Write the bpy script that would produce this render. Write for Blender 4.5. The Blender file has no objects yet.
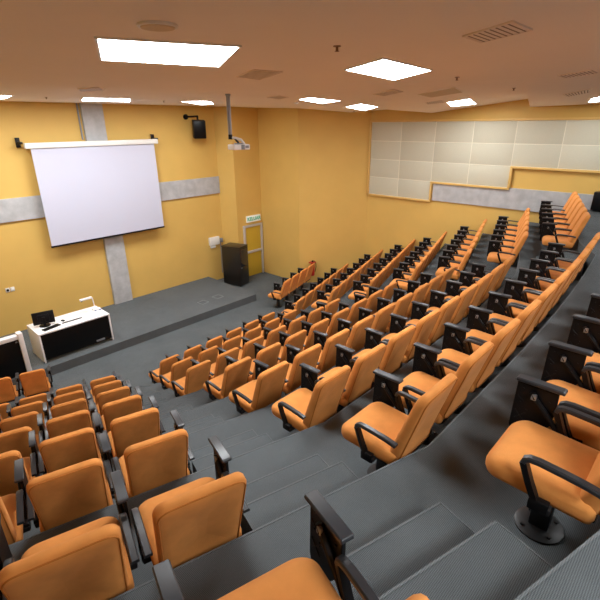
import bpy, bmesh, math, random
from mathutils import Vector, Matrix
from mathutils.bvhtree import BVHTree
random.seed(7)
sc = bpy.context.scene
COL = sc.collection
R = math.radians

# ------------------------------------------------------------------ helpers
def bm_new(): return bmesh.new()

def add_box(bm, x0, x1, y0, y1, z0, z1, bev=0.0, mat=None, seg=2):
    t = bmesh.new()
    bmesh.ops.create_cube(t, size=1.0)
    for v in t.verts:
        v.co = Vector(((x0+x1)/2+v.co.x*(x1-x0), (y0+y1)/2+v.co.y*(y1-y0), (z0+z1)/2+v.co.z*(z1-z0)))
    if bev > 0:
        bmesh.ops.bevel(t, geom=t.edges[:], offset=bev, segments=seg, affect='EDGES', profile=.5)
    merge(bm, t, mat)

def merge(bm, t, mat=None):
    if mat is not None: bmesh.ops.transform(t, matrix=mat, verts=t.verts[:])
    vm = {v: bm.verts.new(v.co) for v in t.verts}
    for f in t.faces:
        try: bm.faces.new([vm[v] for v in f.verts])
        except ValueError: pass
    t.free()

def add_cyl(bm, p0, p1, r0, r1=None, n=16, caps=True):
    r1 = r0 if r1 is None else r1
    p0 = Vector(p0); p1 = Vector(p1); d = (p1-p0).normalized()
    a = Vector((0, 0, 1)) if abs(d.z) < .9 else Vector((1, 0, 0))
    u = d.cross(a).normalized(); w = d.cross(u)
    A = []; B = []
    for i in range(n):
        t = 2*math.pi*i/n; o = u*math.cos(t)+w*math.sin(t)
        A.append(bm.verts.new(p0+o*r0)); B.append(bm.verts.new(p1+o*r1))
    for i in range(n): bm.faces.new((A[i], A[(i+1) % n], B[(i+1) % n], B[i]))
    if caps:
        bm.faces.new(A[::-1]); bm.faces.new(B)

def add_lathe(bm, c, prof, n=24):
    rings = []
    for r, z in prof:
        rings.append([bm.verts.new((c[0]+r*math.cos(2*math.pi*i/n), c[1]+r*math.sin(2*math.pi*i/n), c[2]+z)) for i in range(n)])
    for a, b in zip(rings, rings[1:]):
        for i in range(n): bm.faces.new((a[i], a[(i+1) % n], b[(i+1) % n], b[i]))
    bm.faces.new(rings[0][::-1]); bm.faces.new(rings[-1])

def add_tube(bm, pts, r, n=8, closed=False):
    pts = [Vector(p) for p in pts]; m = len(pts); rings = []
    ref = None
    for i, p in enumerate(pts):
        if closed: d = (pts[(i+1) % m]-pts[i-1]).normalized()
        else: d = (pts[min(i+1, m-1)]-pts[max(i-1, 0)]).normalized()
        if ref is None:
            a = Vector((0, 0, 1)) if abs(d.z) < .9 else Vector((1, 0, 0)); ref = d.cross(a).normalized()
        ref = (ref-d*ref.dot(d)).normalized(); w = d.cross(ref)
        rings.append([bm.verts.new(p+ref*math.cos(2*math.pi*k/n)*r+w*math.sin(2*math.pi*k/n)*r) for k in range(n)])
    rng = range(m) if closed else range(m-1)
    for i in rng:
        a = rings[i]; b = rings[(i+1) % m]
        for k in range(n): bm.faces.new((a[k], a[(k+1) % n], b[(k+1) % n], b[k]))
    if not closed: bm.faces.new(rings[0][::-1]); bm.faces.new(rings[-1])

def add_poly_prism(bm, pts, z0, z1):
    """pts: list of (x,y)"""
    A = [bm.verts.new((x, y, z0)) for x, y in pts]; B = [bm.verts.new((x, y, z1)) for x, y in pts]
    n = len(pts)
    for i in range(n): bm.faces.new((A[i], A[(i+1) % n], B[(i+1) % n], B[i]))
    bm.faces.new(A[::-1]); bm.faces.new(B)

def add_side_prism(bm, pts, x0, x1, bev=0.0):
    """pts: list of (y,z), extruded in x"""
    t = bmesh.new()
    A = [t.verts.new((x0, y, z)) for y, z in pts]; B = [t.verts.new((x1, y, z)) for y, z in pts]
    n = len(pts)
    for i in range(n): t.faces.new((A[i], A[(i+1) % n], B[(i+1) % n], B[i]))
    t.faces.new(A[::-1]); t.faces.new(B)
    bmesh.ops.recalc_face_normals(t, faces=t.faces[:])
    if bev: bmesh.ops.bevel(t, geom=t.edges[:], offset=bev, segments=1, affect='EDGES')
    merge(bm, t)

def add_ribbon(bm, path, w, th, x=0.0):
    """rectangular section swept along a (y,z) path; width along x"""
    m = len(path); rings = []
    for i, (y, z) in enumerate(path):
        y0, z0 = path[max(i-1, 0)]; y1, z1 = path[min(i+1, m-1)]
        d = Vector((y1-y0, z1-z0)).normalized(); nrm = Vector((-d.y, d.x))
        h = th/2; c = .30
        sec = [(-w/2, -h), (w/2, -h), (w/2, h*c), (w/2*.72, h), (-w/2*.72, h), (-w/2, h*c)]
        rings.append([bm.verts.new((x+a, y+nrm.x*b, z+nrm.y*b)) for a, b in sec])
    k = len(rings[0])
    for a, b in zip(rings, rings[1:]):
        for i in range(k): bm.faces.new((a[i], a[(i+1) % k], b[(i+1) % k], b[i]))
    bm.faces.new(rings[0][::-1]); bm.faces.new(rings[-1])

def rrect(w0, w1, y0, y1, rf, rr, inset=0.0, n=6):
    """plan outline, rear (y0) width w0, front (y1) width w1, corner radii rear rr, front rf"""
    pts = []
    rf = max(rf-inset, .004); rr = max(rr-inset, .004)
    hx0 = w0/2-inset; hx1 = w1/2-inset; a = y0+inset; b = y1-inset
    for cx, cy, r, s in ((hx1-rf, b-rf, rf, 0), (-hx1+rf, b-rf, rf, 90), (-hx0+rr, a+rr, rr, 180), (hx0-rr, a+rr, rr, 270)):
        for i in range(n+1):
            t = R(s+90*i/n); pts.append((cx+r*math.cos(t), cy+r*math.sin(t)))
    return pts

def loft(bm, rings, cap0=True, cap1=True):
    V = [[bm.verts.new(p) for p in r] for r in rings]
    n = len(V[0])
    for a, b in zip(V, V[1:]):
        for i in range(n): bm.faces.new((a[i], a[(i+1) % n], b[(i+1) % n], b[i]))
    if cap0: bm.faces.new(V[0][::-1])
    if cap1: bm.faces.new(V[-1])

def obj(name, bm, mat, parent=None, smooth=True, angle=40):
    bmesh.ops.recalc_face_normals(bm, faces=bm.faces[:])
    me = bpy.data.meshes.new(name); bm.to_mesh(me); bm.free()
    me.materials.append(mat)
    if smooth:
        me.polygons.foreach_set('use_smooth', [True]*len(me.polygons))
        me.set_sharp_from_angle(angle=R(angle))
    o = bpy.data.objects.new(name, me); COL.objects.link(o)
    if parent: o.parent = parent
    return o

def tag(o, label, cat, group=None):
    o['label'] = label; o['category'] = cat
    if group: o['group'] = group
    return o

def thing(name, label, cat, loc=(0, 0, 0), rz=0.0, group=None):
    o = bpy.data.objects.new(name, None); COL.objects.link(o)
    o.location = loc; o.rotation_euler = (0, 0, rz); o.empty_display_size = .1
    return tag(o, label, cat, group)

def struct(name, bm, mat, smooth=False):
    o = obj(name, bm, mat, None, smooth); o['kind'] = 'structure'; return o

# ------------------------------------------------------------------ materials
def mat(name, color, rough=.6, spec=.4, metal=0.0, noise=0.0, nscale=20.0, bump=0.0, bscale=200.0, sheen=0.0, emit=None, estr=0.0, coat=0.0):
    m = bpy.data.materials.new(name); m.use_nodes = True
    nt = m.node_tree; b = nt.nodes['Principled BSDF']
    b.inputs['Base Color'].default_value = (*color, 1); b.inputs['Roughness'].default_value = rough
    b.inputs['Specular IOR Level'].default_value = spec; b.inputs['Metallic'].default_value = metal
    b.inputs['Sheen Weight'].default_value = sheen; b.inputs['Coat Weight'].default_value = coat
    tc = nt.nodes.new('ShaderNodeTexCoord')
    if noise > 0:
        n = nt.nodes.new('ShaderNodeTexNoise'); n.inputs['Scale'].default_value = nscale; n.inputs['Detail'].default_value = 5
        nt.links.new(tc.outputs['Object'], n.inputs['Vector'])
        r = nt.nodes.new('ShaderNodeMapRange'); r.inputs['From Min'].default_value = .3; r.inputs['From Max'].default_value = .7
        r.inputs['To Min'].default_value = 1-noise; r.inputs['To Max'].default_value = 1+noise
        nt.links.new(n.outputs['Fac'], r.inputs['Value'])
        mx = nt.nodes.new('ShaderNodeVectorMath'); mx.operation = 'SCALE'
        mx.inputs[0].default_value = color; nt.links.new(r.outputs['Result'], mx.inputs['Scale'])
        nt.links.new(mx.outputs['Vector'], b.inputs['Base Color'])
    if bump > 0:
        n2 = nt.nodes.new('ShaderNodeTexNoise'); n2.inputs['Scale'].default_value = bscale; n2.inputs['Detail'].default_value = 3
        nt.links.new(tc.outputs['Object'], n2.inputs['Vector'])
        bp = nt.nodes.new('ShaderNodeBump'); bp.inputs['Strength'].default_value = bump; bp.inputs['Distance'].default_value = .004
        nt.links.new(n2.outputs['Fac'], bp.inputs['Height']); nt.links.new(bp.outputs['Normal'], b.inputs['Normal'])
    if emit:
        b.inputs['Emission Color'].default_value = (*emit, 1); b.inputs['Emission Strength'].default_value = estr
    return m

def carpet_mat(name, c0, c1, rot):
    """ribbed loop carpet: rows of small loops"""
    m = bpy.data.materials.new(name); m.use_nodes = True
    nt = m.node_tree; b = nt.nodes['Principled BSDF']
    b.inputs['Roughness'].default_value = .95; b.inputs['Specular IOR Level'].default_value = .12
    tc = nt.nodes.new('ShaderNodeTexCoord'); mp = nt.nodes.new('ShaderNodeMapping')
    mp.inputs['Rotation'].default_value = (0, 0, rot)
    nt.links.new(tc.outputs['Object'], mp.inputs['Vector'])
    def wave(direction, scale):
        w = nt.nodes.new('ShaderNodeTexWave'); w.bands_direction = direction; w.inputs['Scale'].default_value = scale
        w.inputs['Distortion'].default_value = 1.2; w.inputs['Detail'].default_value = 1.0; w.inputs['Detail Scale'].default_value = 3
        nt.links.new(mp.outputs['Vector'], w.inputs['Vector']); return w
    wa = wave('Y', 40.0); wb = wave('X', 44.0)
    mul = nt.nodes.new('ShaderNodeMath'); mul.operation = 'MULTIPLY_ADD'
    nt.links.new(wa.outputs['Fac'], mul.inputs[0]); mul.inputs[1].default_value = .65
    m2 = nt.nodes.new('ShaderNodeMath'); m2.operation = 'MULTIPLY'; nt.links.new(wb.outputs['Fac'], m2.inputs[0]); m2.inputs[1].default_value = .5
    nt.links.new(m2.outputs[0], mul.inputs[2])
    nz = nt.nodes.new('ShaderNodeTexNoise'); nz.inputs['Scale'].default_value = 1.4; nz.inputs['Detail'].default_value = 8; nz.inputs['Roughness'].default_value = .65
    nt.links.new(tc.outputs['Object'], nz.inputs['Vector'])
    ad = nt.nodes.new('ShaderNodeMath'); ad.operation = 'MULTIPLY_ADD'; nt.links.new(nz.outputs['Fac'], ad.inputs[0]); ad.inputs[1].default_value = .5
    sc2 = nt.nodes.new('ShaderNodeMath'); sc2.operation = 'MULTIPLY'; nt.links.new(mul.outputs[0], sc2.inputs[0]); sc2.inputs[1].default_value = .6
    nt.links.new(sc2.outputs[0], ad.inputs[2])
    cr = nt.nodes.new('ShaderNodeValToRGB'); cr.color_ramp.elements[0].color = (*c0, 1); cr.color_ramp.elements[1].color = (*c1, 1)
    cr.color_ramp.elements[0].position = .1; cr.color_ramp.elements[1].position = .95
    nt.links.new(ad.outputs[0], cr.inputs['Fac']); nt.links.new(cr.outputs['Color'], b.inputs['Base Color'])
    bp = nt.nodes.new('ShaderNodeBump'); bp.inputs['Strength'].default_value = .35; bp.inputs['Distance'].default_value = .004
    nt.links.new(mul.outputs[0], bp.inputs['Height']); nt.links.new(bp.outputs['Normal'], b.inputs['Normal'])
    return m

ORANGE = mat('orange_fabric', (.72, .285, .070), .85, .2, noise=.08, nscale=9, bump=.25, bscale=420, sheen=.04)
PIPING = mat('orange_piping', (.50, .17, .032), .8, .2)
BLACK = mat('black_plastic', (.0055, .0055, .0065), .42, .22, bump=.12, bscale=500)
ARMTOP = mat('charcoal_arm_plastic', (.024, .026, .031), .34, .6, bump=.1, bscale=600)
LEDGE = mat('tablet_edge_plastic', (.026, .030, .037), .36, .6)
CLIP = mat('grey_latch', (.32, .34, .36), .3, .6, metal=.6)
STEEL = mat('black_steel', (.012, .012, .013), .42, .5)
YELLOW = mat('ochre_wall_paint', (.70, .455, .125), .55, .35, noise=.035, nscale=1.3, bump=.06, bscale=90)
CEIL = mat('ceiling_paint', (.90, .815, .73), .8, .2, noise=.015, nscale=.8)
CONC = mat('bare_concrete', (.46, .465, .475), .8, .25, noise=.13, nscale=5, bump=.2, bscale=60)
CARPET = carpet_mat('grey_ribbed_carpet', (.032, .038, .041), (.160, .177, .186), 0)
STAGEC = carpet_mat('stage_carpet', (.044, .051, .055), (.158, .173, .182), 0)
WHITE = mat('white_laminate', (.90, .91, .93), .35, .5)
WHITEP = mat('white_enamel', (.80, .79, .76), .4, .5)
SCREEN = mat('screen_fabric', (.56, .57, .69), .7, .2)
DBLACK = mat('black_panel', (.004, .004, .0045), .35, .2)
RACK = mat('rack_black', (.014, .011, .009), .3, .6)
GREYM = mat('grey_metal', (.27, .29, .32), .4, .5, metal=.3)
DOORY = mat('yellow_door_paint', (.56, .37, .035), .5, .4)
ALU = mat('aluminium_frame', (.56, .55, .55), .4, .5, metal=.3)
BOARD = mat('acoustic_board', (.59, .57, .455), .85, .2, noise=.02, nscale=30, bump=.2, bscale=120)
JOINT = mat('board_joint', (.82, .78, .64), .7, .2)
WOODF = mat('pale_wood_frame', (.72, .47, .15), .5, .4)
LAMP = mat('lit_diffuser', (.95, .95, .93), .5, .2, emit=(.955, .985, 1.0), estr=28.0)
VENT = mat('vent_metal', (.80, .68, .58), .5, .4)
VENTD = mat('vent_dark', (.22, .15, .105), .7, .2)
PANELC = mat('ceiling_hatch', (.62, .50, .34), .7, .2)
RED = mat('red_paint', (.55, .02, .015), .3, .6)
GREEN = mat('sign_green', (.02, .42, .27), .5, .4, emit=(.02, .42, .27), estr=.15)
SIGNW = mat('sign_white', (.85, .88, .84), .5, .3, emit=(.8, .95, .85), estr=.12)
PAPER = mat('paper', (.88, .87, .84), .7, .2)
BRASS = mat('sprinkler_brass', (.20, .10, .05), .4, .5, metal=.6)
GLASSB = mat('lens_glass', (.01, .01, .02), .08, .8)
BLUE = mat('blue_plastic', (.05, .12, .35), .4, .4)

# ------------------------------------------------------------------ camera (24 x 24 style square frame, f = 445 px of 600)
cam = bpy.data.cameras.new('camera'); cam.sensor_fit = 'HORIZONTAL'; cam.sensor_width = 36.0; cam.lens = 36.0*445/600
cam.clip_start = .05; cam.clip_end = 100
co = bpy.data.objects.new('camera', cam); COL.objects.link(co)
cr_ = Vector((0.684, -0.729, -0.009)); cu = Vector((0.274, 0.246, 0.93)); cb = Vector((-0.676, -0.639, 0.368))
cb.normalize(); cr_ = (cr_-cb*cr_.dot(cb)).normalized(); cu = cb.cross(cr_)
co.matrix_world = Matrix(((cr_.x, cu.x, cb.x, 0), (cr_.y, cu.y, cb.y, 0), (cr_.z, cu.z, cb.z, 0), (0, 0, 0, 1)))
sc.camera = co
def pix(P):
    P = Vector(P); d = -P.dot(cb)
    if d < .05: return None
    return 300+445*P.dot(cr_)/d, 300-445*P.dot(cu)/d, d

# ------------------------------------------------------------------ layout (metres; the camera's eye is the origin of heights)
FL = -5.61            # front floor
STG = -5.38           # stage top
RISE = .504; PITCH = 1.125; SP = .60
def level(i): return FL+RISE*(i-1)
def disc_y(i): return 8.18-PITCH*(i-1)
def curve(x): return .010*max(0, x-3.5)**2
MID_X = {1: 4.19, 2: 3.84, 3: 3.48, 4: 3.42, 5: 3.06, 6: 2.76, 7: 2.50, 8: 2.23, 9: 1.95}
EDGE_X = {1: 4.19, 2: 3.93, 3: 3.67, 4: 3.41, 5: 3.04, 6: 2.76, 7: 2.50, 8: 2.23, 9: 1.95}
MID_N = {1: 6, 2: 6, 3: 7, 4: 8, 5: 9, 6: 9, 7: 10, 8: 11}
AL = R(-16); AR = R(17)
uL = Vector((math.cos(AL), math.sin(AL))); nL = Vector((-math.sin(AL), math.cos(AL)))
uR = Vector((math.cos(AR), math.sin(AR))); nR = Vector((-math.sin(AR), math.cos(AR)))
def L_first(i): return Vector((.96-.33*(i-7)+(.038 if i == 8 else 0), 1.82-1.10*(i-7)-(.02 if i == 8 else 0)))      # aisle seat of left-block row i
R_POS = {1: (8.50, 8.44), 2: (8.77, 7.40), 3: (8.96, 6.29), 4: (9.20, 5.24), 5: (9.32, 4.13), 6: (9.52, 3.11), 7: (9.60, 2.14)}
def R_first(i): return Vector(R_POS.get(i, (9.78+.1*(i-8), 1.09-1.05*(i-8))))     # aisle seat of right-block row i
EDGE_BACK = .225
def left_line(i, x):
    c = nL.dot(L_first(i-1))-.315
    return Vector((x, (c-nL.x*x)/nL.y))
def edge(i):
    """front edge line of tier i (i >= 2), from far left to far right"""
    e = disc_y(i)+.77
    pl = left_line(i, EDGE_X[i]-.22)
    P = [pl-uL*7.0]
    k = max(.05, (pl.y-e)/-uL.y)
    p2 = pl+uL*k
    P.append(p2)
    xr = (MID_X[i]+SP*(MID_N.get(i, 12)-1)+.40) if i in MID_N else 8.9
    x = p2.x+.4
    while x < xr: P.append(Vector((x, p2.y+curve(x)))); x += .4
    P.append(Vector((xr, p2.y+curve(xr))))
    q = R_first(i-1)-uR*.35-nR*.315
    if q.x < xr+.25: q = q+uR*(xr+.25-q.x)
    P.append(q); P.append(q+uR*(7.0))
    return P

# ------------------------------------------------------------------ room shell
bm = bm_new(); add_box(bm, -3.2, 13.6, -5, 14.0, FL-.3, FL); struct('floor', bm, CARPET)
bm = bm_new(); add_poly_prism(bm, [(-2.0, 10.82), (9.27, 10.82), (9.32, 13.65), (-2.0, 13.65)], FL, STG); struct('stage', bm, STAGEC)
for i in range(2, 13):
    def edge_any(k):
        if k <= 9: return edge(k)
        return [p-Vector((0, PITCH*(k-9))) for p in edge(9)]
    f = edge_any(i); b = edge_any(i+1)
    pts = [(p.x, p.y) for p in f]+[(p.x, p.y-.12) for p in b[::-1]]
    if i == 12: pts = [(p.x, p.y) for p in f]+[(16, -6), (-6, -6)]
    bm = bm_new(); add_poly_prism(bm, pts, level(i)-RISE-.06, level(i)); struct('floor_tier', bm, CARPET)
NOSE = carpet_mat('worn_highlight_nosing', (.075, .083, .088), (.200, .216, .224), 0)  # paler than the tread: edge wear plus light caught on the edge, as colour
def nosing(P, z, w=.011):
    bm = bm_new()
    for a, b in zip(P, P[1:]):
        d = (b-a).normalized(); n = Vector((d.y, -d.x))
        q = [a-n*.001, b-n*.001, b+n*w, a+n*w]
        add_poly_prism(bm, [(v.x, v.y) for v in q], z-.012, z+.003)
    struct('nosing_highlight', bm, NOSE)
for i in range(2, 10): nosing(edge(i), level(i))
# aisle steps
def quad_step(name, p, u, n, w, d, z0, z1):
    a = p; b = p-u*w
    bm = bm_new(); add_poly_prism(bm, [((a+n*d).x, (a+n*d).y), ((b+n*d).x, (b+n*d).y), ((b-n*.05).x, (b-n*.05).y), ((a-n*.05).x, (a-n*.05).y)], z0, z1)
    struct(name, bm, CARPET)
    nosing([b+n*d, a+n*d], z1); nosing([a+n*d, a-n*.02], z1, .007)  # end strip painted paler to set the step off from the shaded landing
for i in range(2, 10):
    pl = left_line(i, min(EDGE_X[i]-.28, MID_X[i-1]-.51))
    wl = (pl-(L_first(i-1)+uL*.325)).dot(uL)
    for k, dd in ((1, .34), (2, .66)):
        quad_step('aisle_step', pl, uL, nL, wl, dd, level(i)-RISE-.02, level(i)-.168*k)
    if i <= 8:
        pr = edge(i)[-2]+uR*.02
        for k, dd in ((1, .34), (2, .66)):
            quad_step('aisle_step', pr, uR, nR, .75, dd, level(i)-RISE-.02, level(i)-.168*k)

def wall(name, p0, p1, z0=FL-.2, z1=.95, th=.18, m=YELLOW):
    p0 = Vector(p0); p1 = Vector(p1); d = (p1-p0).normalized(); n = Vector((d.y, -d.x))  # outward = right of direction
    q = [p0, p1, p1-n*th, p0-n*th]
    bm = bm_new(); add_poly_prism(bm, [(v.x, v.y) for v in q], z0, z1); return struct(name, bm, m)
wall('wall_front', (-.4, 13.6), (10.16, 13.6))
wall('wall_return', (10.12, 13.6), (10.4, 13.0))
wall('wall_door', (10.4, 13.0), (11.62, 13.0))
wall('wall_front_right', (11.62, 13.02), (11.62, 10.99))
wall('wall_corner_right', (11.62, 10.99), (13.3, 9.22))
wall('wall_right', (13.3, 9.22), (13.3, -4.6))
wall('wall_rear', (13.3, -4.5), (-2.3, -4.5))
wall('wall_left', (-2.2, -4.5), (-2.2, 9.2))
wall('wall_corner_left', (-2.2, 9.2), (-.4, 11.0))
wall('wall_front_left', (-.4, 11.0), (-.4, 13.6))

# ceiling of folded plasterboard
Cv = dict(A_1=(-2.3, 9.6, .57), A0=(-.6, 13.75, .59), A1=(10.2, 13.75, .59), A2=(10.45, 13.15, .57), A3=(11.75, 13.15, .555), A4=(11.75, 11.03, .48),
          B0=(-2.3, 8.5, .5), B1=(1.97, 7.1, .50), B2=(3.34, 6.64, .50), B3=(4.31, 6.6, .513), B4=(5.5, 6.6, .467), B5=(7.72, 7.24, .42), B6=(12.9, 9.8, .338),
          C0=(13.4, 9.27, .40), C1=(13.4, 8.79, .45), C2=(13.4, 8.34, .42), V0=(13.4, 7.04, .27), V1=(7.0, 5.1, .465),
          P0=(13.4, 4.35, .55), P1=(7.0, 2.40, .535), Q0=(13.4, 4.29, .35),
          D0=(13.4, 2.71, .38), E0=(13.4, -4.6, .50), E1=(7.0, -4.6, .66), E2=(-2.3, -4.6, .66))
Cf = ['A_1 A0 B1 B0', 'A0 A1 B3 B2 B1', 'A1 A2 B4 B3', 'A2 A3 A4 B5 B4', 'A4 B6 B5', 'B6 C0 C1 C2 B5', 'B5 C2 V0 V1', 'V1 V0 P0 P1', 'P1 P0 Q0',
      'P1 Q0 D0 E0 E1', 'B4 B5 V1', 'B3 B4 V1 P1', 'B2 B3 P1', 'B1 B2 P1', 'B0 B1 P1', 'B0 P1 E1 E2']
bm = bm_new(); vv = {k: bm.verts.new(v) for k, v in Cv.items()}
for f in Cf: bm.faces.new([vv[k] for k in f.split()])
bmesh.ops.triangulate(bm, faces=bm.faces[:])
bm.normal_update()
cbvh = BVHTree.FromBMesh(bm)
for f in bm.faces:
    if f.normal.z > 0: f.normal_flip()
me = bpy.data.meshes.new('ceiling'); bm.to_mesh(me); bm.free(); me.materials.append(CEIL)
ceil = bpy.data.objects.new('ceiling', me); COL.objects.link(ceil); ceil['kind'] = 'structure'
def ceil_at(x, y):
    h = cbvh.ray_cast(Vector((x, y, -3)), Vector((0, 0, 1)))
    return (h[0].z, h[1] if h[1].z < 0 else -h[1]) if h[0] else (.55, Vector((0, 0, -1)))

# concrete column and beams on the walls
bm = bm_new(); add_box(bm, 5.60, 6.20, 13.50, 13.62, STG, .60, .004); struct('trim_1', bm, CONC)
bm = bm_new(); add_box(bm, -.35, 5.60, 13.54, 13.62, -2.33, -1.74, .004); struct('trim_2', bm, CONC)
bm = bm_new(); add_box(bm, 6.20, 10.11, 13.54, 13.62, -2.33, -1.74, .004); struct('trim_3', bm, CONC)
bm = bm_new(); add_box(bm, 13.25, 13.32, -4.45, 6.74, -2.29, -1.715, .004); struct('trim_4', bm, CONC)
bm = bm_new(); add_cyl(bm, (5.52, 13.57, -.36), (5.52, 13.57, .60), .022); t = obj('conduit', bm, GREYM); tag(t, 'thin grey conduit running up beside the concrete column', 'pipe')

# ------------------------------------------------------------------ acoustic panelling on the right wall
t = thing('acoustic_panelling', 'pale beige acoustic boards with yellow edging stepping along the right wall', 'wall panel', (13.3, 6.7, -1.1))
def child_at(o, p): o.location = Vector(o.location)-Vector(p)
PO = Vector((13.3, 6.7, -1.1))
ys = [9.14]+[8.0-1.17*k for k in range(0, 11)]
ztop = .03
for k in range(len(ys)-1):
    ya, yb = ys[k], ys[k+1]
    nrow = 4 if k < 2 else (3 if k < 4 else 2)
    for r in range(nrow):
        z1 = ztop-.58*r; z0 = z1-.58
        bm = bm_new(); add_box(bm, 13.240-PO.x, 13.268-PO.x, yb+.009-PO.y, ya-.009-PO.y, z0+.008-PO.z, z1-.008-PO.z, .002)
        obj('board', bm, BOARD, t).location = (0, 0, 0)
def strip(y0, y1, z0, z1, name='edge_strip', m=WOODF, x0=13.20):
    bm = bm_new(); add_box(bm, x0-PO.x, 13.275-PO.x, y0-PO.y, y1-PO.y, z0-PO.z, z1-PO.z, .004); return obj(name, bm, m, t)
zb = [ztop-.58*4, ztop-.58*3, ztop-.58*2]
ye = ys[-1]
strip(ye, 9.20, ztop, ztop+.05)
strip(9.14, 9.20, zb[0]-.05, ztop)
strip(6.79, 9.20, zb[0]-.055, zb[0])
strip(6.77, 6.83, zb[0], zb[1]-.055)
strip(4.45, 6.83, zb[1]-.055, zb[1])
strip(4.43, 4.49, zb[1], zb[2]-.055)
strip(ye, 4.49, zb[2]-.055, zb[2])
bm = bm_new(); add_box(bm, 13.244-PO.x, 13.275-PO.x, ye-PO.y, 9.14-PO.y, zb[2]-PO.z, ztop-PO.z)
add_box(bm, 13.244-PO.x, 13.275-PO.x, 4.49-PO.y, 9.14-PO.y, zb[1]-PO.z, zb[2]-PO.z)
add_box(bm, 13.244-PO.x, 13.275-PO.x, 6.83-PO.y, 9.14-PO.y, zb[0]-PO.z, zb[1]-PO.z)
obj('backing', bm, JOINT, t)

# ------------------------------------------------------------------ projection screen
t = thing('projection_screen', 'large white pull-down projection screen hung in front of the concrete column', 'projector screen', (5.80, 13.3, -3.13))
def lb(name, x0, x1, y0, y1, z0, z1, o, m, par, bev=.004):
    bm = bm_new(); add_box(bm, x0-o[0], x1-o[0], y0-o[1], y1-o[1], z0-o[2], z1-o[2], bev); return obj(name, bm, m, par)
o_ = (5.80, 13.3, -3.13)
lb('screen_cloth', 4.05, 7.545, 13.295, 13.303, -3.10, -.50, o_, SCREEN, t, .0)
lb('housing', 3.92, 7.67, 13.24, 13.37, -.53, -.39, o_, WHITEP, t, .02)
lb('bottom_bar', 4.03, 7.565, 13.285, 13.315, -3.15, -3.10, o_, BLACK, t, .008)
for x in (3.86, 7.66):
    bm = bm_new(); add_box(bm, x-.03-o_[0], x+.03-o_[0], 13.26-o_[1], 13.572-o_[1], -.42-o_[2], -.36-o_[2], .004)
    add_box(bm, x-.05-o_[0], x+.05-o_[0], 13.52-o_[1], 13.572-o_[1], -.50-o_[2], -.26-o_[2], .004); obj('bracket', bm, BLACK, t)

# ------------------------------------------------------------------ loudspeaker on the front wall
S0 = (9.15, 13.6, .15)
t = thing('loudspeaker', 'black box loudspeaker on a wall arm right of the projection screen', 'speaker', S0)
bm = bm_new(); add_cyl(bm, (-.18, -.01, .10), (-.18, -.05, .10), .085); add_cyl(bm, (-.18, -.04, .10), (.06, -.34, .12), .026); add_cyl(bm, (.06, -.34, .14), (.06, -.34, -.02), .03); obj('wall_arm', bm, BLACK, t)
bm = bm_new(); add_box(bm, -.2, .2, -.17, .17, -.28, .28, .025); 
c = obj('cabinet', bm, BLACK, t); c.location = (.06, -.38, -.28); c.rotation_euler = (R(6), 0, R(-28))
bm = bm_new(); add_box(bm, -.18, .18, -.185, -.168, -.25, .25, .006); g = obj('grille', bm, DBLACK, c)

# ------------------------------------------------------------------ wall boxes, sockets, door, sign
W0 = (9.68, 13.6, -4.06)
t = thing('wall_control_box', 'white plastic control box with handset on the wall beside the black rack', 'wall box', W0)
lb('box', 9.46, 9.90, 13.49, 13.6, -4.20, -3.90, W0, WHITEP, t, .02)
lb('handset', 9.93, 10.02, 13.44, 13.56, -4.14, -3.98, W0, GREYM, t, .02)
lb('bracket', 9.50, 9.72, 13.52, 13.6, -4.30, -4.22, W0, WHITEP, t, .01)
bm = bm_new(); add_tube(bm, [(.28, -.06, -.08), (.29, -.05, -.5), (.27, -.06, -1.3)], .02); obj('cable', bm, GREYM, t)
for x, lab, dark in ((2.81, 'round-faced wall socket plate, left one of the pair behind the desk', 1), (2.93, 'plain white wall plate, right one of the pair behind the desk', 0)):
    t = thing('wall_plate', lab, 'socket', (x, 13.6, -4.13))
    bm = bm_new(); add_box(bm, -.05, .05, -.02, 0, -.06, .06, .006); obj('plate', bm, WHITEP, t)
    if dark:
        bm = bm_new(); add_cyl(bm, (0, -.018, 0), (0, -.034, 0), .034); obj('socket_face', bm, BLACK, t)
    else:
        bm = bm_new(); add_box(bm, -.018, .018, -.03, -.018, -.022, .022, .003); obj('rocker', bm, WHITE, t)

D0 = (11.1, 13.0, FL)
t = bpy.data.objects.new('door_1', None); COL.objects.link(t); t.location = D0; t['kind'] = 'structure'
lb('leaf', 10.72, 11.50, 12.975, 13.0, FL+.01, -3.65, D0, DOORY, t, .002)
bm = bm_new()
for x0, x1, z0, z1 in ((10.64, 10.72, FL, -3.57), (11.50, 11.58, FL, -3.57), (10.72, 11.50, -3.65, -3.57)):
    add_box(bm, x0-D0[0], x1-D0[0], 12.93-D0[1], 13.0-D0[1], z0-D0[2], z1-D0[2], .006)
obj('frame', bm, ALU, t)
lb('push_bar', 10.74, 11.48, 12.91, 12.975, -4.66, -4.57, D0, ALU, t, .015)

E0 = (11.16, 13.0, -3.35)
t = thing('exit_sign', 'white exit sign with green KELUAR lettering above the yellow door', 'sign', E0)
bm = bm_new(); add_box(bm, -.34, .34, -.07, 0, -.12, .12, .012); obj('case', bm, SIGNW, t)
cu_ = bpy.data.curves.new('lettering', 'FONT'); cu_.body = 'KELUAR'; cu_.size = .185; cu_.align_x = 'CENTER'; cu_.align_y = 'CENTER'; cu_.extrude = .003; cu_.offset = .005
tmp = bpy.data.objects.new('lettering', cu_); COL.objects.link(tmp)
dg = bpy.context.evaluated_depsgraph_get(); me = bpy.data.meshes.new_from_object(tmp.evaluated_get(dg)); bpy.data.objects.remove(tmp)
me.materials.clear(); me.materials.append(GREEN)
le = bpy.data.objects.new('lettering', me); COL.objects.link(le); le.parent = t; le.location = (0, -.073, 0); le.rotation_euler = (R(90), 0, 0)

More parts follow.
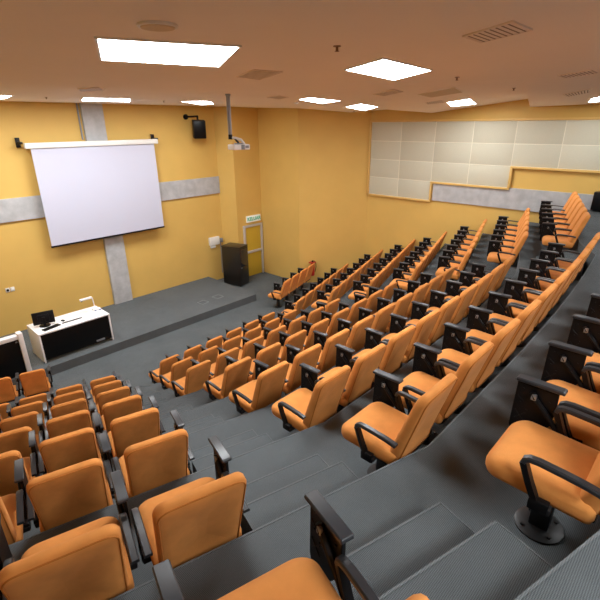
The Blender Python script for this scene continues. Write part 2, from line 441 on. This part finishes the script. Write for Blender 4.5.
# equipment rack
t = thing('equipment_rack', 'tall black equipment rack standing beside the end of the stage', 'cabinet', (9.79, 12.22, FL), AR)
bm = bm_new(); add_box(bm, 0, .56, .02, .78, .04, 1.47, .008); obj('body', bm, RACK, t)
bm = bm_new(); add_box(bm, .02, .54, 0, .025, .07, 1.44, .005); d = obj('door', bm, RACK, t)
bm = bm_new(); add_box(bm, .05, .51, -.003, .004, .75, 1.38, .002); obj('glass', bm, GLASSB, d)
bm = bm_new(); add_cyl(bm, (.08, 0, .72), (.08, -.02, .72), .018); obj('lock', bm, GREYM, d)
bm = bm_new(); add_box(bm, -.01, .57, .0, .79, 1.46, 1.5, .008); obj('top_cover', bm, RACK, t)
bm = bm_new()
for x in (.06, .5):
    for y in (.08, .7): add_cyl(bm, (x, y, 0), (x, y, .05), .03)
obj('feet', bm, STEEL, t)

# fire extinguisher on the corner wall
wd = Vector((13.3-11.62, 9.22-10.99)).normalized(); wn = Vector((wd.y, -wd.x)); wn = -wn if wn.x > 0 else wn
ep = Vector((11.95, 10.645))+wn*.17
t = thing('fire_extinguisher', 'red fire extinguisher hung on the corner wall beyond the front right seats', 'fire extinguisher', (ep.x, ep.y, -5.28))
bm = bm_new(); add_lathe(bm, (0, 0, 0), [(.06, 0), (.085, .03), (.085, .40), (.06, .46), (.028, .49), (.028, .52)]); obj('cylinder', bm, RED, t)
bm = bm_new(); add_box(bm, -.02, .02, -.03, .03, .51, .56, .004); add_box(bm, -.015, .015, -.13, .02, .57, .59, .004); obj('valve_handle', bm, BLACK, t)
bm = bm_new(); add_tube(bm, [(0, -.03, .53), (.05, -.12, .5), (.08, -.11, .35), (.08, -.06, .15)], .012); obj('hose', bm, BLACK, t)
bm = bm_new(); add_box(bm, -.1, .1, -.1, .1, .5, .53, .004); obj('bracket', bm, RED, t)

# ------------------------------------------------------------------ teacher's desk with monitor, camera, papers
K = (3.53, 11.09, STG)
t = thing('teacher_desk', 'white panel desk with black modesty panel standing on the stage edge', 'desk', K)
lb('desktop', 2.66, 4.40, 11.08, 11.93, STG+.735, STG+.77, K, WHITE, t, .004)
lb('side_panel', 2.66, 2.70, 11.09, 11.92, STG, STG+.735, K, WHITE, t, .004)
lb('side_panel', 4.36, 4.40, 11.09, 11.92, STG, STG+.735, K, WHITE, t, .004)
lb('modesty_panel', 2.70, 4.36, 11.10, 11.125, STG+.07, STG+.735, K, DBLACK, t, .002)
lb('cable_slot', 3.31, 3.80, 11.33, 11.40, STG+.768, STG+.775, K, BLACK, t, .001)
lb('socket_strip', 3.95, 4.17, 11.085, 11.10, STG+.10, STG+.15, K, GREYM, t, .003)
for x in (2.68, 4.38):
    bm = bm_new(); add_cyl(bm, (x-K[0], .04, 0), (x-K[0], .04, .03), .03); obj('foot', bm, BLACK, t)
TOP = STG+.77
t = thing('monitor', 'black desktop monitor seen from behind, at the left of the white desk', 'monitor', (2.97, 11.54, TOP+.002), R(-14))
bm = bm_new(); add_box(bm, -.24, .24, -.025, .025, .05, .36, .012); add_box(bm, -.13, .13, -.05, -.02, .10, .29, .012); c = obj('screen_panel', bm, BLACK, t); c.rotation_euler = (R(-8), 0, 0)
bm = bm_new(); add_lathe(bm, (0, 0, 0), [(.13, 0), (.13, .012), (.05, .022)]); add_box(bm, -.03, .03, -.06, -.02, .01, .24, .006); obj('stand', bm, BLACK, t)
bm = bm_new(); add_box(bm, -.21, .21, -.07, .07, 0, .022, .006)
k = obj('keyboard', bm, BLACK); k.location = (3.03, 11.29, TOP+.001); k.rotation_euler = (0, 0, R(14)); tag(k, 'black keyboard lying in front of the monitor on the white desk', 'keyboard')
bm = bm_new(); add_box(bm, -.03, .03, -.05, .05, 0, .03, .014, seg=3)
k = obj('computer_mouse', bm, BLACK); k.location = (3.38, 11.50, TOP+.001); k.rotation_euler = (0, 0, R(20)); tag(k, 'small black computer mouse on the desk right of the monitor', 'mouse')
t = thing('document_camera', 'white document camera with bent arm at the right end of the desk', 'document camera', (4.25, 11.62, TOP+.002))
bm = bm_new(); add_box(bm, -.06, .14, -.10, .06, 0, .035, .012); obj('base', bm, WHITE, t)
bm = bm_new(); add_tube(bm, [(0, 0, .03), (0, 0, .2), (-.02, -.01, .36), (-.06, -.02, .385)], .014); obj('arm', bm, WHITE, t)
bm = bm_new(); add_box(bm, -.34, -.03, -.055, .02, .35, .40, .014); h = obj('camera_head', bm, WHITE, t)
bm = bm_new(); add_cyl(bm, (-.30, -.018, .35), (-.30, -.018, .325), .02); obj('lens', bm, BLACK, h)
bm = bm_new(); add_box(bm, -.05, -.01, -.11, -.10, .005, .03, .003); add_box(bm, .07, .13, -.11, -.10, .005, .03, .003); obj('control_buttons', bm, BLUE, t)
bm = bm_new(); add_box(bm, -.15, .15, -.105, .105, 0, .003)
k = obj('paper_sheet', bm, PAPER); k.location = (3.92, 11.66, TOP+.001); k.rotation_euler = (0, 0, R(8)); tag(k, 'white paper sheet lying on the desk left of the document camera', 'paper')

# second lectern at the frame edge
K2 = (1.6, 10.95, STG)
t = thing('lectern_cabinet', 'tall white lectern cabinet with glossy black front at the left frame edge', 'lectern', K2)
hx0, hx1 = .95, 2.30; hy0, hy1 = 10.86, 11.02; LH = .99
lb('side_panel', hx1-.10, hx1, hy0-.03, hy1, STG, STG+LH+.05, K2, WHITE, t, .006)
lb('side_panel', hx0, hx0+.10, hy0-.03, hy1, STG, STG+LH+.05, K2, WHITE, t, .006)
lb('top', hx0+.10, hx1-.10, hy0, hy1, STG+LH-.09, STG+LH, K2, WHITE, t, .006)
f = lb('front_panel', hx0+.10, hx1-.10, hy0+.02, hy0+.05, STG+.05, STG+LH-.09, K2, DBLACK, t, .002)
lb('catch', hx1-.17, hx1-.13, hy0+.005, hy0+.02, STG+LH-.16, STG+LH-.13, K2, GREYM, f, .004)
lb('plinth', hx0+.10, hx1-.10, hy0+.06, hy1-.05, STG, STG+.05, K2, BLACK, t, .002)

# floor boxes on stage
for (x, y), lab in (((7.62, 11.55), 'left square floor socket lid let into the stage carpet'), ((8.25, 11.60), 'right square floor socket lid let into the stage carpet')):
    t = thing('floor_socket', lab, 'floor socket', (x, y, STG), R(6))
    bm = bm_new()
    for a in ((-.14, .14, -.14, -.125), (-.14, .14, .125, .14), (-.14, -.125, -.125, .125), (.125, .14, -.125, .125)): add_box(bm, *a, 0, .006)
    obj('rim', bm, GREYM, t)
    bm = bm_new(); add_box(bm, -.125, .125, -.125, .125, 0, .004); obj('lid', bm, STAGEC, t)

# ------------------------------------------------------------------ ceiling fittings
def quad_panel(name, lab, cat, corners, m, rim=.04, mr=None, group=None, depth=.012, light=False):
    """rectangular fitting lying on the ceiling; corners are (x,y) in order"""
    c = sum((Vector(p) for p in corners), Vector((0, 0)))/4
    z, n = ceil_at(c.x, c.y)
    t = thing(name, lab, cat, (c.x, c.y, z), 0, group)
    q = Vector((0, 0, 1)).rotation_difference(-n)
    def P(x, y, off):
        dz = -(n.x*(x-c.x)+n.y*(y-c.y))/n.z
        return Vector((x-c.x, y-c.y, dz))+n*off
    def ring(s, off): return [P(c.x+(p[0]-c.x)*s, c.y+(p[1]-c.y)*s, off) for p in corners]
    s1 = 1+rim
    bm = bm_new(); rr = [ring(s1, -.01), ring(s1, depth), ring(1.0, depth), ring(1.0, -.01)]
    V = [[bm.verts.new(p) for p in r] for r in rr]
    for a, b in zip(V, V[1:]):
        for i in range(4): bm.faces.new((a[i], a[(i+1) % 4], b[(i+1) % 4], b[i]))
    obj('frame', bm, mr or WHITEP, t, False)
    bm = bm_new(); rr = [ring(1.0, .001), ring(1.0, depth*.8)]
    V = [[bm.verts.new(p) for p in r] for r in rr]
    for i in range(4): bm.faces.new((V[0][i], V[0][(i+1) % 4], V[1][(i+1) % 4], V[1][i]))
    bm.faces.new(V[0][::-1]); bm.faces.new(V[1])
    obj('diffuser' if light else 'plate', bm, m, t, False)
    return t, P, c

LIGHTS = [
 ([(1.55, 3.29), (2.45, 2.92), (3.00, 3.89), (1.98, 4.18)], 'largest bright square ceiling light, nearest on the left'),
 ([(4.19, 3.26), (3.83, 2.55), (4.96, 2.68), (5.52, 3.50)], 'bright square ceiling light above the centre seats, near the large vent'),
 ([(1.90, 10.62), (2.99, 10.22), (3.29, 11.72), (2.10, 12.1)], 'thin ceiling light strip at the left frame edge over the stage'),
 ([(4.32, 10.23), (5.14, 9.83), (6.0, 11.50), (4.85, 11.60)], 'ceiling light over the stage in front of the concrete column'),
 ([(6.75, 10.35), (7.10, 9.80), (8.35, 10.75), (8.60, 12.1)], 'ceiling light over the stage in front of the wall loudspeaker'),
 ([(6.84, 6.44), (6.65, 5.99), (7.74, 6.13), (8.03, 6.90)], 'ceiling light left of the smaller one near the corner wall'),
 ([(9.25, 7.17), (8.69, 6.32), (9.77, 6.60), (10.75, 7.70)], 'small ceiling light nearest the yellow corner wall'),
 ([(10.7, 5.30), (10.74, 4.77), (12.3, 5.29), (11.96, 5.78)], 'small ceiling light above the acoustic boards'),
 ([(11.25, 2.45), (10.66, 2.10), (12.18, 2.27), (12.4, 2.75)], 'ceiling light cut off by the right frame edge'),
]
FITS = LIGHTS
for cs, lab in FITS:
    quad_panel('ceiling_light', lab, 'ceiling light', cs, LAMP, group='square ceiling lights', light=True)
# unseen fill lights added behind the viewpoint, modelled as the same fittings
for x, y in ((1.0, -1.6), (4.6, -1.4), (8.2, -1.2)):
    quad_panel('ceiling_light', 'added ceiling fill light over the rear rows behind the viewpoint', 'ceiling light', [(x-.55, y-.55), (x+.55, y-.55), (x+.55, y+.55), (x-.55, y+.55)], LAMP, group='square ceiling lights', light=True)

def vent(lab, cs, nsl=8):
    t, P, c = quad_panel('ceiling_vent', lab, 'air vent', cs, VENT, .10, VENT, 'ceiling air vents', .012)
    a, b, cc, d = [Vector(p) for p in cs]
    bm = bm_new()
    for k in range(nsl):
        s0 = (k+.35)/nsl; s1 = (k+.65)/nsl
        q = [a.lerp(b, s0), a.lerp(b, s1), d.lerp(cc, s1), d.lerp(cc, s0)]
        bm.faces.new([bm.verts.new(P(p.x, p.y, .0104)) for j, p in enumerate(q)])
    obj('slots', bm, VENTD, t, False)
VENTS = [
 ([(3.36, 1.58), (3.15, 1.20), (3.48, 1.20), (3.67, 1.59)], 'largest slatted ceiling vent, at the top of the view'),
 ([(3.71, 4.46), (3.46, 3.90), (3.80, 3.85), (4.12, 4.55)], 'slatted ceiling vent just right of the largest ceiling light'),
 ([(7.08, 4.87), (6.64, 4.24), (7.10, 4.34), (7.60, 5.00)], 'slatted ceiling vent between the centre light and the blank hatch'),
 ([(3.04, 7.31), (3.09, 6.77), (3.43, 7.33), (3.35, 8.0)], 'pale flat ceiling vent above the projection screen'),
 ([(6.80, 1.90), (6.52, 1.50), (6.90, 1.52), (7.19, 1.92)], 'slatted ceiling vent at the upper right of the view'),
 ([(9.83, 2.60), (9.15, 2.05), (9.73, 2.18), (10.36, 2.66)], 'thin ceiling vent at the right, below another vent'),
 ([(9.94, 5.43), (10.07, 5.11), (10.59, 5.32), (10.45, 5.65)], 'thin ceiling vent beside the small light above the acoustic boards'),
 ([(6.06, 6.48), (5.99, 6.12), (6.34, 6.25), (6.48, 6.62)], 'thin ceiling vent between the projector pole and the yellow corner'),
]
for cs, lab in VENTS: vent(lab, cs)
quad_panel('ceiling_hatch', 'blank pale access hatch in the ceiling right of the centre light', 'hatch', [(8.01, 4.55), (7.18, 3.46), (8.45, 3.90), (9.20, 4.90)], PANELC, .02, CEIL)
z, n = ceil_at(1.65, 2.7)
t = thing('ceiling_speaker', 'round flush loudspeaker grille in the ceiling beside the largest light', 'ceiling speaker', (1.65, 2.70, z))
bm = bm_new(); add_lathe(bm, (0, 0, 0), [(.115, .02), (.12, -.012), (.105, -.016), (.10, -.008)], 32); obj('rim', bm, WHITEP, t)
bm = bm_new(); add_lathe(bm, (0, 0, 0), [(.10, -.004), (.098, -.019)], 32); obj('grille', bm, PANELC, t)
for x, y, lab in ((3.02, 2.44, 'ceiling sprinkler head above the bright centre light'), (5.94, 2.84, 'ceiling sprinkler head right of the bright centre light'),
                  (8.57, 3.06, 'ceiling sprinkler head near the step in the ceiling at right'), (12.3, 9.2, 'ceiling sprinkler head by the yellow corner wall'),
                  (3.71, 10.55, 'ceiling sprinkler head over the stage at far left'), (6.36, 10.5, 'ceiling sprinkler head over the stage right of the column')):
    z, n = ceil_at(x, y)
    t = thing('sprinkler', lab, 'sprinkler', (x, y, z), 0, 'ceiling sprinklers')
    bm = bm_new(); add_lathe(bm, (0, 0, 0), [(.03, .01), (.03, -.006), (.01, -.008), (.01, -.035)], 12); obj('fitting', bm, BRASS, t)
    bm = bm_new(); add_lathe(bm, (0, 0, -.035), [(.018, 0), (.018, -.004)], 12); obj('deflector', bm, BRASS, t)
z, n = ceil_at(7.35, 7.0)
t = thing('smoke_detector', 'small round smoke detector on the ceiling near the corner light', 'smoke detector', (7.35, 7.0, z))
bm = bm_new(); add_lathe(bm, (0, 0, 0), [(.055, .01), (.055, -.02), (.035, -.04)], 20); obj('body', bm, WHITEP, t)

# projector on its pole
PX, PY = 5.20, 6.55
z, n = ceil_at(PX, PY)
t = thing('projector', 'white ceiling projector hanging on a grey pole before the front wall', 'projector', (PX, PY, z))
zb_ = -.19-z
bm = bm_new(); add_cyl(bm, (0, 0, 0), (0, 0, zb_), .033, n=20); obj('pole', bm, GREYM, t)
bm = bm_new(); add_lathe(bm, (0, 0, 0), [(.045, .01), (.045, -.02), (.036, -.03)], 20); obj('ceiling_plate', bm, GREYM, t)
bm = bm_new(); add_lathe(bm, (0, 0, zb_), [(.036, .03), (.036, -.05)], 16); obj('joint', bm, BLACK, t)
pj = (.16, -.12, zb_-.19)
bm = bm_new(); add_tube(bm, [(0, 0, zb_-.02), (.07, -.06, zb_-.03), (.14, -.12, zb_-.06), (.18, -.15, zb_-.13), (.17, -.14, zb_-.17)], .022); obj('curved_arm', bm, WHITEP, t)
bm = bm_new(); add_tube(bm, [(.06, -.05, zb_-.04), (.10, -.08, zb_-.10), (.12, -.09, zb_-.15)], .018); obj('cable', bm, BLACK, t)
bm = bm_new(); add_box(bm, -.155, .155, -.13, .13, -.045, .045, .014, seg=3); c = obj('body', bm, WHITE, t); c.location = (pj[0]-.045, pj[1]+.045, pj[2]+.012); c.rotation_euler = (0, 0, R(-12))
bm = bm_new(); add_cyl(bm, (.06, .12, 0), (.06, .16, 0), .035, n=20); obj('lens', bm, GLASSB, c)
bm = bm_new(); add_box(bm, -.02, .05, -.135, -.125, -.04, .04, .003); add_box(bm, .06, .13, -.134, -.128, -.015, .025, .002); obj('rear_sockets', bm, GREYM, c)
bm = bm_new(); add_box(bm, -.06, .06, -.06, .06, .043, .065, .005); obj('mount', bm, GREYM, c)

# small black loudspeaker on the right wall
t = thing('wall_loudspeaker', 'black loudspeaker on the right wall concrete beam, cut by the frame edge', 'speaker', (13.25, 2.2, -1.83))
bm = bm_new(); add_box(bm, -.28, -.06, -.15, .15, -.22, .22, .015); obj('cabinet', bm, BLACK, t)
bm = bm_new(); add_box(bm, -.07, 0, -.05, .05, -.28, .05, .01); obj('bracket', bm, BLACK, t)

# ------------------------------------------------------------------ lecture chair
def prof_back(t):
    """side profile of the back at t in 0..1: (y, z, thickness)"""
    z = .395+.597*t
    y = -.205-.125*t-.055*t*t+.030*math.sin(math.pi*min(1, t*1.25))
    th = .098-.030*t
    return y, z, th
def make_chair():
    root = bpy.data.objects.new('lecture_chair', None); COL.objects.link(root); root.empty_display_size = .1
    # base
    bm = bm_new(); add_lathe(bm, (0, 0, 0), [(.125, 0), (.125, .010), (.115, .015), (.05, .018)], 28)
    for k in range(4):
        a = R(45+90*k); add_cyl(bm, (.095*math.cos(a), .095*math.sin(a), .012), (.095*math.cos(a), .095*math.sin(a), .026), .011, n=8)
    obj('base_plate', bm, STEEL, root)
    bm = bm_new(); add_box(bm, -.035, .035, -.05, .05, .012, .36, .008); obj('pedestal', bm, STEEL, root)
    bm = bm_new(); add_box(bm, -.285, .285, -.07, -.01, .335, .375, .008); add_box(bm, -.15, .15, -.16, .16, .36, .392, .008); obj('support_beam', bm, STEEL, root)
    # seat cushion
    bm = bm_new(); rings = []
    prof = [(.10, .385), (.03, .388), (.008, .402), (0, .425), (0, .455), (.006, .474), (.020, .488), (.045, .496), (.09, .500), (.15, .502), (.20, .502)]
    for ins, z in prof:
        r = []
        for x, y in rrect(.49, .50, -.235, .285, .10, .04, ins, 7):
            zz = z-.022-.020*max(0, -y/.235)-(.62*max(0, y-.15)**2)*(1.0 if z > .44 else .6)*1.6+.010*(abs(x)/.25)**2*(z > .45)
            r.append((x, y, zz))
        rings.append(r)
    loft(bm, rings); obj('seat', bm, ORANGE, root, angle=60)
    # backrest
    def back_ring(ins, side, pull):
        """ring on rear (side -1) or front (+1) face at inset ins; pull = fraction of thickness"""
        pts = []
        for x, t in rrect(.47, .49, 0, 1, .075, .075, 0, 7): pass
        H = .597
        for x, h in rrect(.445, .460, 0, H, .075, .065, ins, 7):
            t = h/H; y, z, th = prof_back(t)
            waist = 1-.065*math.exp(-((t-.36)/.17)**2)
            dish = .018*(x/.24)**2 if side > 0 else .006*(x/.24)**2
            off = th*pull
            pts.append((x*waist, y+off*.97+dish*(1 if side > 0 else .6), z+off*.24))
        return pts
    bm = bm_new(); rings = []
    for ins, side, pull in ((.20, -1, -.52), (.12, -1, -.52), (.06, -1, -.51), (.025, -1, -.48), (.008, -1, -.38), (0, -1, -.2), (0, 1, .1), (.008, 1, .3), (.025, 1, .43), (.06, 1, .50), (.12, 1, .52), (.20, 1, .52)):
        rings.append(back_ring(ins, side, pull))
    loft(bm, rings); back = obj('backrest', bm, ORANGE, root, angle=60)
    bm = bm_new(); add_tube(bm, back_ring(.014, -1, -.46), .0042, 6, True); obj('piping', bm, PIPING, back)
    # bracket closing the gap under the back
    bm = bm_new(); add_box(bm, -.20, .20, -.24, -.10, .352, .392, .010); obj('back_bracket', bm, STEEL, root)
    # armrests
    for s in (-1, 1):
        x = s*.268
        path = [(-.240, .580), (-.17, .592), (-.08, .600), (.02, .606), (.062, .602), (.082, .589), (.085, .571), (.075, .545), (.045, .47), (.012, .40), (-.002, .365)]
        bm = bm_new(); add_ribbon(bm, path[:7], .042, .024, x); arm = obj('armrest', bm, ARMTOP, root, angle=35)
        bm = bm_new(); add_ribbon(bm, path[6:], .038, .034, x); add_box(bm, x-.02, x+.02, -.06, .03, .335, .40, .006); obj('arm_post', bm, BLACK, arm, angle=35)
    # folded tablet on the right arm
    xt = .287
    bm = bm_new(); add_side_prism(bm, [(.314, .683), (.322, .365), (.310, .335), (.27, .325), (.17, .355), (.105, .45), (.094, .54), (.094, .683)], xt-.004, xt+.016, .003)
    # moulded ribs on the inner face
    for (a, b) in (((.30, .58), (.26, .55)), ((.30, .48), (.24, .42)), ((.30, .42), (.24, .48))):
        add_cyl(bm, (xt-.004, a[0], a[1]), (xt-.004, b[0], b[1]), .003, n=6)
    for y, z in ((.275, .635), (.28, .54), (.23, .58), (.24, .50), (.13, .60)):
        add_cyl(bm, (xt-.010, y, z), (xt, y, z), .005, n=8)
    tab = obj('writing_tablet', bm, BLACK, root, angle=30)
    bm = bm_new(); add_side_prism(bm, [(.320, .682), (.320, .700), (.312, .706), (.072, .706), (.062, .700), (.062, .682)], xt-.032, xt+.028, .005); obj('tablet_edge', bm, LEDGE, tab, angle=30)
    bm = bm_new()
    P = [(.225, .632), (.205, .60), (.12, .51), (.04, .42)]
    for a, b in zip(P, P[1:]): add_cyl(bm, (xt-.018, a[0], a[1]), (xt-.018, b[0], b[1]), .016, .018, 8)
    obj('hinge_arm', bm, BLACK, tab)
    bm = bm_new(); add_box(bm, xt-.034, xt-.018, .195, .225, .592, .632, .005); obj('latch', bm, CLIP, tab)
    return root
def kids(o): return list(o.children)
proto = make_chair()
def copy_chair():
    r = proto.copy(); COL.objects.link(r)
    for ch in PK:
        c = ch.copy(); COL.objects.link(c); c.parent = r
        for g in SK[ch]:
            d = g.copy(); COL.objects.link(d); d.parent = c
    return r
PK = kids(proto); SK = {c: kids(c) for c in PK}
used = [False]
def in_view(x, y, z, rz):
    c, s = math.cos(rz), math.sin(rz); ins = False
    bb = []
    for lx in (-.29, .31):
        for ly in (-.4, .34):
            for lz in (0.0, .5, 1.0):
                p = pix((x+lx*c-ly*s, y+lx*s+ly*c, z+lz))
                if p is None: return False
                bb.append(p)
    return min(b[0] for b in bb) < 604 and max(b[0] for b in bb) > -4 and min(b[1] for b in bb) < 604 and max(b[1] for b in bb) > -4
def place(x, y, z, rz, label, group):
    if not in_view(x, y, z, rz): return
    o = copy_chair() if used[0] else proto
    used[0] = True
    o.location = (x, y, z); o.rotation_euler = (0, 0, rz); tag(o, label, 'chair', group)
ORD = ['first', 'second', 'third', 'fourth', 'fifth', 'sixth', 'seventh', 'eighth', 'ninth', 'tenth', 'eleventh', 'twelfth', 'thirteenth']
def seat_label(k, row, block):
    if k == 0: return 'orange chair at the stepped-aisle end of the %s %s-block row from the front' % (row, block)
    return 'orange chair, %s in from the stepped aisle, %s %s-block row from the front' % (ORD[k], row, block)
for i in range(1, 9):
    for k in range(MID_N[i]):
        x = MID_X[i]+SP*k-(.05 if (i, k) == (7, 0) else 0); y = disc_y(i)+curve(x); a = math.atan(.02*max(0, x-3.5))
        place(x, y, level(i), a, seat_label(k, ORD[i-1], 'centre'), 'chairs of the centre block')
R_N = {1: 7, 2: 8, 3: 8, 4: 7, 5: 7, 6: 6, 7: 6}
# the right block has an extra short row in front
for k in range(4):
    p = Vector((9.40, 9.87))+uR*(.60*k)
    place(p.x, p.y, FL, AR, ('orange lecture chair at the left end of the short row before the right block' if k == 0 else 'orange lecture chair, %s from the left in the short front right row' % ORD[k]), 'chairs of the short front right row')
for i in range(1, 9):
    n = R_N.get(i, 6)
    for k in range(n):
        p = R_first(i)+uR*(.595*k)
        lab = ('orange chair at the aisle end of the %s right-block row from the front' % ORD[i]) if k == 0 else 'orange chair, %s from the aisle, %s right-block row from the front' % (ORD[k], ORD[i])
        if i <= 7: place(p.x, p.y, level(i), AR, lab, 'chairs of the right block')
for i in range(1, 9):
    for k in range(9):
        p = L_first(i)-uL*(.60*k)
        place(p.x, p.y, level(i), AL, seat_label(k, ORD[i], 'left'), 'chairs of the left block')
# short front row of the left block
for k in range(3):
    p = Vector((2.08, 9.75))-uL*(.60*k)
    place(p.x, p.y, FL, AL, 'orange lecture chair, %s from the right in the short front left row' % ORD[k], 'chairs of the short front left row')

# ------------------------------------------------------------------ light and view
w = bpy.data.worlds.new('world'); sc.world = w; w.use_nodes = True
w.node_tree.nodes['Background'].inputs['Color'].default_value = (.9, .85, .8, 1); w.node_tree.nodes['Background'].inputs['Strength'].default_value = .3
sc.view_settings.view_transform = 'Standard'; sc.view_settings.look = 'None'; sc.view_settings.exposure = 0.0
sc.cycles.max_bounces = 8; sc.cycles.diffuse_bounces = 5
